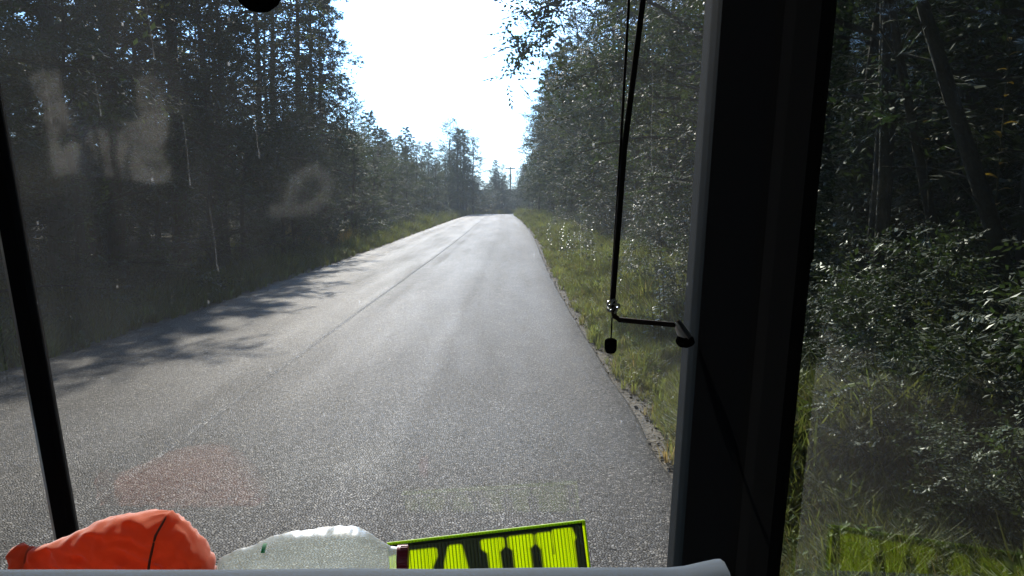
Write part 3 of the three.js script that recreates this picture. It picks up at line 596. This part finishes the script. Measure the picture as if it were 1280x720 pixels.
// drips: [x from the divider, y from the eye, length]
const PX0 = -0.722, PX1 = 0.31;
for (const [x, y, L] of [[-0.435, 0.16, 0.13], [-0.405, 0.0, 0.1], [-0.335, 0.15, 0.08], [-0.55, 0.2, 0.07], [-0.62, 0.22, 0.1], [-0.47, 0.3, 0.09], [0.215, 0.25, 0.2], [0.08, 0.28, 0.1], [0.12, 0.02, 0.1], [-0.2, -0.25, 0.06]]) {
  const u = (x - PX0) / (PX1 - PX0) * 1024, v = (y - GLASS_Y) / (TOP - GLASS_Y) * 1024, n = L / (TOP - GLASS_Y) * 1024;
  for (let k = 0; k < n; k++) { const px = Math.round(u + 1.5 * Math.sin(k * 0.05) + k * 0.08), py = Math.round(v - k); if (px >= 0 && px < 1024 && py >= 0 && py < 1024) { const q = 0.3 + 0.15 * (k / n); dust[py * 1024 + px] = Math.max(dust[py * 1024 + px], q * (0.7 + 0.6 * dustR())); if (k > n - 6) dust[py * 1024 + px + 1] = 0.42; } }
}
const dustMap = dataTex(1024, (x, y) => { const v = clamp(dust[y * 1024 + x], 0, 1); return [v, v, v]; }, false);
const glassMat = new THREE.MeshPhysicalMaterial({ color: 0xffffff, transmission: 1, thickness: 0, ior: 1.5, roughness: 0.045, side: THREE.DoubleSide });
const dustyMat = new THREE.MeshPhysicalMaterial({ color: 0xffffff, transmission: 1, thickness: 0, ior: 1.5, specularIntensity: 0.3, roughness: 0.5, roughnessMap: dustMap, side: THREE.DoubleSide });
const sideGlassMat = new THREE.MeshPhysicalMaterial({ color: new THREE.Color(0.62, 0.66, 0.62), transmission: 1, thickness: 0, ior: 1.5, specularIntensity: 0.75, roughness: 0.03, side: THREE.DoubleSide });
function pane(p) {   // four corners, bottom left, bottom right, top right, top left
  const g = new THREE.BufferGeometry(); g.setAttribute('position', new THREE.Float32BufferAttribute(p.flatMap((v) => [v.x, v.y, v.z]), 3)); g.setAttribute('uv', new THREE.Float32BufferAttribute([0, 0, 1, 0, 1, 1, 0, 1], 2)); g.setIndex([0, 1, 2, 0, 2, 3]); g.computeVertexNormals(); return g;
}
for (const [x0, x1] of [[PX0 - 0.06, PX1], [-1.72, PX0 - 0.062]]) {   // inner face of each pane and its dusty outer face
  const face = (d) => pane([E(x0, GLASS_Y, GLASS_F + d), E(x1, GLASS_Y, GLASS_F + d), E(x1, TOP, glassF(TOP) + d), E(x0, TOP, glassF(TOP) + d)]);
  mesh('dusty_outer_face', face(0.005), dustyMat, mesh('windscreen_pane', face(0), glassMat, cab));
}
// divider between the two panes, with a bright metal edge on its outside
const div = mesh('windscreen_divider', post([[PX0 - 0.025, 1.235], [PX0 - 0.002, 1.235], [PX0 - 0.002, 1.262], [PX0 - 0.025, 1.262]], GLASS_Y, TOP), black, cab);
mesh('metal_trim', post([[PX0 - 0.0295, 1.236], [PX0 - 0.0255, 1.236], [PX0 - 0.0255, 1.258], [PX0 - 0.0295, 1.258]], GLASS_Y, TOP), std(0.6, 0.6, 0.58, 0.3, { metalness: 0.8 }), div);
// pillar between windscreen and side window
const pil = mesh('windscreen_pillar', post([[0.2785, 1.205], [0.283, 1.06], [0.286, 0.985], [0.345, 0.985], [0.36, 1.205]], -1.0, TOP), black, cab);
mesh('pillar_frame', post([[0.277, 1.30], [0.2765, 1.262], [0.2772, 1.222], [0.2785, 1.2055], [0.36, 1.2055], [0.36, 1.30]], -1.0, TOP), steel, pil);
mesh('pillar_seal', post([[0.284, 0.9845], [0.2845, 0.962], [0.33, 0.962], [0.33, 0.9845]], -1.0, TOP), rubber, pil);
const door = mesh('door', boxAt(0.29, 0.35, -1.1, -0.62, -0.9, 0.955, 0.02), black, cab);
mesh('door_frame', post([[0.2845, 0.9615], [0.2865, 0.93], [0.292, 0.875], [0.3, 0.867], [0.3035, 0.867], [0.3035, 0.9615]], -0.95, TOP), blackSoft, door);
const side = mesh('side_window', pane([E(0.3075, -0.64, 0.9), E(0.3075, -0.64, -0.88), E(0.347, TOP, -0.88), E(0.347, TOP, 0.9)]), sideGlassMat, cab);
// outside mirror housing seen past the pillar
const mir = mesh('side_mirror', new RoundedBoxGeometry(0.02, 0.2, 0.15, 3, 0.0099), black, cab); mir.position.copy(E(0.432, 0.02, 1.15)); mir.rotation.y = -0.25;
mesh('mirror_arm', limb([V(-0.075, -0.16, 0.02), V(-0.02, -0.15, 0.01), V(0, -0.06, 0)], [0.009, 0.009, 0.009], 8), rubber, mir);
// dashboard: a ledge below the glass and a rounded metal sill in front of it
const dash = mesh('dashboard', boxAt(-1.72, 0.276, -0.6, -0.556, 0.985, 1.165, 0.006), std(0.05, 0.052, 0.055, 0.7), cab);
{
  const prof = [[0.90, -0.62], [0.90, -0.492], [0.91, -0.472], [0.93, -0.4615], [0.955, -0.459], [0.975, -0.4645], [0.984, -0.477], [0.984, -0.62]], xs = [], pos = [], idx = [];
  for (let x = -1.72; x <= 0.2761; x += 0.0199) xs.push(x); xs.push(0.2765);
  for (const x of xs) for (const [f, y] of prof) { const k = sstep(x, 0.19, 0.2765), wob = 0.0016 * noise(x * 7, f * 9); const p = E(x, y + (y > -0.55 ? 0.012 * k * k + wob : 0), f); pos.push(p.x, p.y, p.z); }
  const n = prof.length;
  for (let k = 0; k < xs.length - 1; k++) for (let j = 0; j < n - 1; j++) { const a = k * n + j; idx.push(a, a + n, a + 1, a + 1, a + n, a + n + 1); }
  const g = new THREE.BufferGeometry(); g.setAttribute('position', new THREE.Float32BufferAttribute(pos, 3)); g.setIndex(idx); g.computeVertexNormals();
  mesh('dashboard_sill', g, std(0.075, 0.094, 0.115, 0.75, { specularIntensity: 0.16 }), dash);
}
mesh('dashboard_front', boxAt(-1.72, 0.276, -1.2, -0.623, 0.9, 1.27, 0.01), blackSoft, cab);
// shell of the cab behind and above the camera
mesh('roof', boxAt(-1.78, 0.37, TOP, TOP + 0.07, -1.35, glassF(TOP) + 0.05, 0.02), liner, cab);
mesh('rear_wall', boxAt(-1.78, 0.37, -1.25, TOP - 0.003, -1.42, -1.353, 0.01), liner, cab);
mesh('floor_panel', boxAt(-1.78, 0.37, -1.32, -1.255, -1.35, 1.27, 0.01), blackSoft, cab);
mesh('side_wall', boxAt(-1.78, -1.725, -1.25, -0.45, -1.35, 1.25, 0.01), liner, cab);
mesh('side_pillar', boxAt(-1.78, -1.725, -0.447, TOP - 0.003, 1.0, 1.14, 0.01), black, cab);
mesh('door_pillar', boxAt(0.29, 0.35, -1.1, TOP - 0.003, -1.35, -0.905, 0.01), liner, cab);
// round knob that hangs at the top of the windscreen
{
  const k = mesh('mirror_knob', new THREE.LatheGeometry([[0, -0.027], [0.012, -0.0245], [0.021, -0.017], [0.0265, -0.006], [0.027, 0.004], [0.022, 0.016], [0.011, 0.024], [0.006, 0.03], [0.0055, 0.2], [0.0055, 0.91]].map(([x, y]) => new THREE.Vector2(x, y)), 28), black, cab);
  k.position.copy(E(-0.2725, 0.2405, 0.9));
}
// rods and bent arm outside the windscreen
{
  const E = (x, y, f) => V((x + 0.015) * 0.945, EYE + (y - 0.011) * 0.945, -f * 0.945);   // just inside the glass
  const iron = std(0.012, 0.011, 0.01, 0.8, { specularIntensity: 0.3 }), rust = std(0.035, 0.02, 0.014, 0.75, { specularIntensity: 0.4 }), chrome = std(0.55, 0.55, 0.53, 0.28, { metalness: 0.9 });
  const arm = mesh('bracket_arm', limb([E(0.155, -0.135, 1.24), E(0.1555, -0.152, 1.241), E(0.158, -0.163, 1.242), E(0.166, -0.1685, 1.242), E(0.2, -0.172, 1.243), E(0.262, -0.178, 1.245)], [0.004, 0.0042, 0.0042, 0.0042, 0.0040, 0.0040], 9), rust, cab);
  mesh('rod', limb([E(0.1545, -0.135, 1.24), E(0.166, 0.1, 1.215), E(0.1955, 0.4, 1.186), E(0.236, 1.2, 1.14)], [0.0042, 0.0042, 0.0042, 0.0042], 8), iron, arm);
  mesh('cable', limb([E(0.1525, -0.14, 1.246), E(0.161, 0.1, 1.222), E(0.1665, 0.3, 1.2), E(0.192, 1.2, 1.146)], [0.0022, 0.0022, 0.0022, 0.0022], 6), iron, arm);
  const wob = (g, k) => { const p = g.attributes.position; for (let i = 0; i < p.count; i++) { const q = 1 + k * noise(p.getX(i) * 160, p.getY(i) * 160, p.getZ(i) * 160); p.setXYZ(i, p.getX(i) * q, p.getY(i) * q, p.getZ(i) * q); } g.computeVertexNormals(); return g; };
  const knot = mesh('wire_knot', wob(new THREE.TorusKnotGeometry(0.0062, 0.0017, 60, 6, 2, 5), 0.25), chrome, arm); knot.position.copy(E(0.1545, -0.146, 1.238));
  mesh('hinge_barrel', limb([E(0.258, -0.172, 1.246), E(0.266, -0.187, 1.244), E(0.275, -0.2, 1.242)], [0.006, 0.0085, 0.0085], 12), chrome, arm);
  mesh('hinge_boss', wob((() => { const g = new THREE.SphereGeometry(0.0125, 16, 12); g.scale(1.15, 0.85, 1); return g; })(), 0.1), rubber, arm).position.copy(E(0.272, -0.203, 1.245));
  mesh('cord', limb([E(0.154, -0.165, 1.242), E(0.1528, -0.2, 1.242)], [0.0012, 0.0012], 5), iron, arm);
  mesh('rubber_weight', new THREE.LatheGeometry([[0, -0.012], [0.006, -0.0115], [0.0088, -0.007], [0.0095, 0.001], [0.009, 0.008], [0.006, 0.0105], [0, 0.011]].map(([x, y]) => new THREE.Vector2(x, y)), 14), rubber, arm).position.copy(E(0.1526, -0.21, 1.242));
}
// driver's seat behind the camera: it shows only as a reflection in the windscreen
{
  const cloth = std(0.03, 0.031, 0.034, 0.9);
  const seat = mesh('driver_seat', boxAt(-1.62, -1.08, -0.72, -0.55, 0.0, -0.5, 0.05), cloth, cab);
  mesh('backrest', boxAt(-1.62, -1.08, -0.56, -0.02, -0.5, -0.64, 0.05), cloth, seat);
  mesh('headrest', boxAt(-1.46, -1.26, 0.015, 0.22, -0.30, -0.38, 0.035), std(0.012, 0.012, 0.013, 0.8), seat);
  for (const x of [-1.385, -1.335]) mesh('headrest_post', limb([E(x, 0.03, -0.345), E(x, -0.06, -0.35), E(x, -0.25, -0.36)], [0.008, 0.008, 0.008], 8), black, seat);
}
{
  const cover = mesh('engine_cover', boxAt(-1.0, -0.42, -1.2, -0.42, 0.1, -0.75, 0.04), blackSoft, cab);
  const q = [[-0.1, -0.05], [-0.03, -0.048], [0.03, -0.04], [0.08, -0.01], [0.1, 0.04], [0.066, 0.085], [0.013, 0.066], [-0.02, 0.02], [-0.035, -0.03]].map(([x, y]) => E(-0.70 + x, -0.27 + y, -0.3));
  mesh('reflected_crook', new THREE.TubeGeometry(new THREE.CatmullRomCurve3(q), 40, 0.028, 10), std(0.34, 0.34, 0.32, 0.8), cover);  // added unseen tube, shaped to give a pale crook reflection in the windscreen
}
shade(cab);
// pale crumpled cloth over the seat back
function drape(name, w, h, seed, amp) {
  const nx = 40, ny = 40, pos = [], idx = [];
  for (let j = 0; j <= ny; j++) for (let i = 0; i <= nx; i++) {
    const u = i / nx - 0.5, v = j / ny - 0.5, f = amp * (noise(u * 4 + seed, v * 3, 1) + 0.5 * noise(u * 9, v * 7 + seed, 2) + 0.25 * noise(u * 20, v * 15, seed));
    pos.push(u * w + 0.05 * w * noise(v * 4, seed, u * 2), v * h + 0.06 * h * noise(u * 5, seed, 4), f);
  }
  for (let j = 0; j < ny; j++) for (let i = 0; i < nx; i++) { const a = j * (nx + 1) + i; idx.push(a, a + 1, a + nx + 1, a + 1, a + nx + 2, a + nx + 1); }
  const g = new THREE.BufferGeometry(); g.setAttribute('position', new THREE.Float32BufferAttribute(pos, 3)); g.setIndex(idx); g.computeVertexNormals();
  const m = mesh(name, g, std(0.56, 0.55, 0.52, 0.9, { side: THREE.DoubleSide }), scene);
  return m;
}
{
  const c = drape('seat_cloth', 0.5, 0.36, 3.3, 0.05); c.position.copy(E(-1.40, -0.05, -0.44)); c.rotation.y = 0.25;
  tag(c, 'pale crumpled cloth draped over the seat back, mirrored in the windscreen', 'cloth');
}

// ---------------------------------------------------------------- things lying along the windscreen
// orange cloth bag, neck to the side, bulging to a folded corner
{
  const g = group('orange_bag'); g.position.copy(E(-0.573, -0.5555, 1.115));
  // stations: [x from the middle, height of top, half depth]
  const st = [[-0.158, 0.040, 0.004], [-0.1555, 0.058, 0.015], [-0.146, 0.0635, 0.02], [-0.136, 0.0625, 0.02], [-0.1285, 0.0565, 0.017], [-0.118, 0.0575, 0.02], [-0.095, 0.0655, 0.028], [-0.07, 0.0755, 0.036], [-0.045, 0.087, 0.043], [-0.02, 0.0985, 0.047], [0.005, 0.104, 0.05], [0.03, 0.1075, 0.05], [0.055, 0.110, 0.048], [0.078, 0.112, 0.045], [0.086, 0.111, 0.044], [0.098, 0.099, 0.042], [0.112, 0.084, 0.04], [0.128, 0.062, 0.036], [0.142, 0.037, 0.028], [0.152, 0.012, 0.008]];
  const n = 72, pos = [], idx = [], rows = [];
  for (let k = 0; k < st.length - 1; k++) for (let q = 0; q < 6; q++) rows.push([0, 1, 2].map((i) => lerp(st[k][i], st[k + 1][i], q / 6)));
  rows.push(st[st.length - 1]);
  rows.forEach(([x, top, hd]) => { for (let j = 0; j <= n; j++) {
    const a = (j % n) / n * 6.2832, c = Math.cos(a), s = Math.sin(a);
    const wr = 1 + 0.10 * noise(x * 38, c * 1.6, s * 1.6) + 0.05 * noise(x * 90, c * 4 + 3, s * 4);
    const z = c * hd * Math.pow(Math.abs(c), -0.15) * wr, y = top * 0.5 + s * top * 0.5 * (s > 0 ? 1 + 0.06 * noise(x * 60, c * 3, 8) : 1);
    const ridge = (v) => 1 - 2 * Math.abs(v), crease = 0.0075 * ridge(noise(x * 16 + y * 30, y * 34 - x * 8, 12)) + 0.0035 * ridge(noise(x * 45 - y * 30, y * 60, 15)) - 0.005 + 0.0012 * noise(x * 150, y * 170, 19);
    pos.push(x, Math.max(0.0015, y), z + crease * 1.5 * clamp(c * 3, -1, 1));
  } });
  for (let k = 0; k < rows.length - 1; k++) for (let j = 0; j < n; j++) { const a = k * (n + 1) + j, b = a + n + 1; idx.push(a, a + 1, b, a + 1, b + 1, b); }
  const geo = new THREE.BufferGeometry(); geo.setAttribute('position', new THREE.Float32BufferAttribute(pos, 3)); geo.setIndex(idx); geo.computeVertexNormals();
  mesh('body', geo, std(0.82, 0.185, 0.045, 1, { transmission: 0.5, thickness: 0, side: THREE.DoubleSide, sheen: 0.3 }), g);
  mesh('neck_band', (() => { const t = new THREE.TorusGeometry(0.0185, 0.0022, 8, 24); t.scale(1, 1.5, 1); t.rotateY(Math.PI / 2); return t; })(), std(0.6, 0.1, 0.03, 0.8), g).position.set(-0.1285, 0.029, 0);
  mesh('zip', limb([V(0.084, 0.108, 0.012), V(0.08, 0.092, 0.043), V(0.074, 0.06, 0.052), V(0.066, 0.022, 0.05), V(0.062, 0.004, 0.04)], [0.0016, 0.0018, 0.0018, 0.0018, 0.0016], 6), std(0.14, 0.05, 0.025, 0.7), g);
  g.scale.set(0.965, 1, 0.9);
  tag(g, 'orange cloth bag with a narrow neck lying on the dashboard', 'bag');
}
// crumpled clear bottle with a dark red cap
{
  const g = group('plastic_bottle'); g.position.copy(E(-0.160, -0.5555, 1.085)); g.rotation.y = 0.04; g.scale.set(0.965, 1.2, 1.1);
  const prof = [[-0.262, 0.004], [-0.262, 0.016], [-0.256, 0.022], [-0.235, 0.026], [-0.215, 0.028], [-0.19, 0.031], [-0.165, 0.0335], [-0.14, 0.036], [-0.11, 0.0385], [-0.085, 0.040], [-0.065, 0.0395], [-0.05, 0.036], [-0.035, 0.029], [-0.02, 0.021], [-0.006, 0.0145], [0.004, 0.0135]];
  const n = 48, pos = [], idx = [], fine = [];
  for (let k = 0; k < prof.length - 1; k++) for (let q = 0; q < 5; q++) fine.push([lerp(prof[k][0], prof[k + 1][0], q / 5), lerp(prof[k][1], prof[k + 1][1], q / 5)]);
  fine.push(prof[prof.length - 1]);
  fine.forEach(([x, r], k) => { for (let j = 0; j <= n; j++) { const a = (j % n) / n * 6.2832, c = Math.cos(a), s = Math.sin(a);
    const dent = x < -0.03 ? 1 + 0.09 * noise(x * 30, c * 1.5, s * 1.5 + 4) + 0.02 * noise(x * 75, c * 3, s * 3) - 0.022 * Math.pow(0.5 + 0.5 * Math.cos(x * 260), 4) : 1;
    const cy = lerp(0.041, 0.0445, sstep(x, -0.2, 0)) - (x < -0.14 ? (0.0335 - r) * 1.15 : 0) - (x < -0.2 ? 0.002 : 0);
    pos.push(x, Math.max(0.001, cy + s * r * dent), c * r * dent); } });
  for (let k = 0; k < fine.length - 1; k++) for (let j = 0; j < n; j++) { const a = k * (n + 1) + j, b = a + n + 1; idx.push(a, a + 1, b, a + 1, b + 1, b); }
  const geo = new THREE.BufferGeometry(); geo.setAttribute('position', new THREE.Float32BufferAttribute(pos, 3)); geo.setIndex(idx); geo.computeVertexNormals();
  mesh('body', geo, std(0.9, 0.93, 0.89, 0.36, { transmission: 0.93, thickness: 0, ior: 1.5, side: THREE.DoubleSide }), g);
  const band = [[-0.178, 0.0325], [-0.172, 0.034]];
  mesh('label_strip', (() => { const t = new THREE.CylinderGeometry(0.0335, 0.0335, 0.006, 30, 1, true, 0.9, 0.45); t.rotateZ(Math.PI / 2); t.translate(-0.186, 0.037, 0); return t; })(), std(0.04, 0.35, 0.12, 0.6, { transmission: 0.4, side: THREE.DoubleSide }), g);
  const cap = new THREE.Group(); cap.name = 'cap'; g.add(cap);
  const red = std(0.26, 0.02, 0.035, 0.45);
  mesh('cap_shell', (() => { const t = new THREE.LatheGeometry([[0.0155, 0], [0.0158, 0.002], [0.0152, 0.0028], [0.0156, 0.0045], [0.0155, 0.015], [0.014, 0.0165], [0, 0.0168]].map(([x, y]) => new THREE.Vector2(x, y)), 28); t.rotateZ(-Math.PI / 2); t.translate(0.0045, 0.0445, 0); return t; })(), red, cap);
  for (let k = 0; k < 24; k++) { const a = k / 24 * 6.2832, r = mesh('grip_ridge', new THREE.BoxGeometry(0.0105, 0.0009, 0.0014), red, cap); r.position.set(0.0145, 0.0445 + Math.cos(a) * 0.0158, Math.sin(a) * 0.0158); r.rotation.x = a; }
  tag(g, 'crumpled clear plastic bottle with dark red cap lying on the dashboard', 'bottle');
}
// fluorescent yellow corrugated board with sprayed dark stencil lettering
{
  const W = 0.302, H = 0.077, T = 0.005;
  const cv = document.createElement('canvas'); cv.width = 1320; cv.height = 500; const c = cv.getContext('2d');
  const lime = '#d3ee00', dark = '#20261f';
  c.fillStyle = lime; c.fillRect(0, 0, 1320, 500);
  c.fillStyle = dark; c.fillRect(0, 16, 1308, 484);
  // soft-edged letter pieces: drawn several times, each a little smaller and more opaque
  const piece = (pts) => { for (let k = 0; k < 7; k++) { c.globalAlpha = 0.28 + 0.1 * k; c.strokeStyle = c.fillStyle = lime; c.lineJoin = 'round'; c.lineWidth = 54 - 7 * k; c.beginPath(); pts.forEach(([x0, y], i) => { const x = 1318 - (1320 - x0) * 0.84; i ? c.lineTo(x, y) : c.moveTo(x, y); }); c.closePath(); c.fill(); c.stroke(); } c.globalAlpha = 1; };
  // right to left along the board: H, two I, an A, a K
  piece([[1010, 75], [1075, 75], [1075, 130], [1068, 250], [1125, 250], [1122, 130], [1122, 60], [1215, 60], [1232, 120], [1218, 150], [1218, 440], [1040, 440], [1040, 180], [1010, 130]]);
  piece([[820, 75], [950, 75], [950, 130], [920, 160], [925, 430], [850, 430], [850, 160], [822, 130]]);
  piece([[640, 75], [752, 75], [752, 120], [715, 160], [725, 430], [690, 430], [680, 160], [642, 120]]);
  piece([[420, 90], [470, 90], [525, 430], [360, 430], [390, 200]]);
  piece([[140, 95], [300, 95], [300, 140], [265, 215], [250, 430], [190, 430], [150, 220]]);
  piece([[-30, 130], [70, 110], [90, 430], [-60, 430]]);
  c.fillStyle = '#3a4200'; c.globalAlpha = 0.28; for (let x = 6; x < 1320; x += 18) c.fillRect(x, 0, 4, 500); c.globalAlpha = 1;   // webs of the corrugated board
  const tex = new THREE.CanvasTexture(cv); tex.colorSpace = THREE.SRGBColorSpace; tex.repeat.set(0.84, 0.81); tex.offset.set(0.16, 0.19);
  const back = std(0.66, 0.86, 0.0, 0.55, { transmission: 0.62, side: THREE.DoubleSide });
  back.roughness = 1;
  const front = new THREE.MeshPhysicalMaterial({ map: tex, roughness: 1, transmission: 0.55, thickness: 0, side: THREE.DoubleSide });
  const g = group('yellow_board');
  const sheet = (name, mat, z) => { const p = new THREE.PlaneGeometry(W, H, 1, 1); p.translate(-W / 2, H / 2, z); return mesh(name, p, mat, g); };
  sheet('printed_face', front, T / 2);
  for (let k = 0; k <= 56; k++) { const m = mesh('flute', fluteGeo(H, T), back, g); m.position.set(-W * k / 56, 0, 0); }
  for (const [w, h, x, y] of [[W + 0.002, 0.0012, -W / 2, H + 0.0004], [0.0014, H, 0.0012, H / 2]]) mesh('edge', (() => { const b = new THREE.BoxGeometry(w, h, T + 0.002); b.translate(x, y, 0); return b; })(), back, g);
  g.position.copy(E(0.128, -0.5555, 1.15)); g.rotation.order = 'YXZ'; g.rotation.set(-0.30, 0.02, 0.1);
  tag(g, 'fluorescent yellow corrugated board with dark sprayed stencil letters', 'sign board');
}
function fluteGeo(H, T) { const b = new THREE.BoxGeometry(0.0009, H, T * 0.96); b.translate(0, H / 2, -0.0002); return b; }

renderer.render(scene, camera);
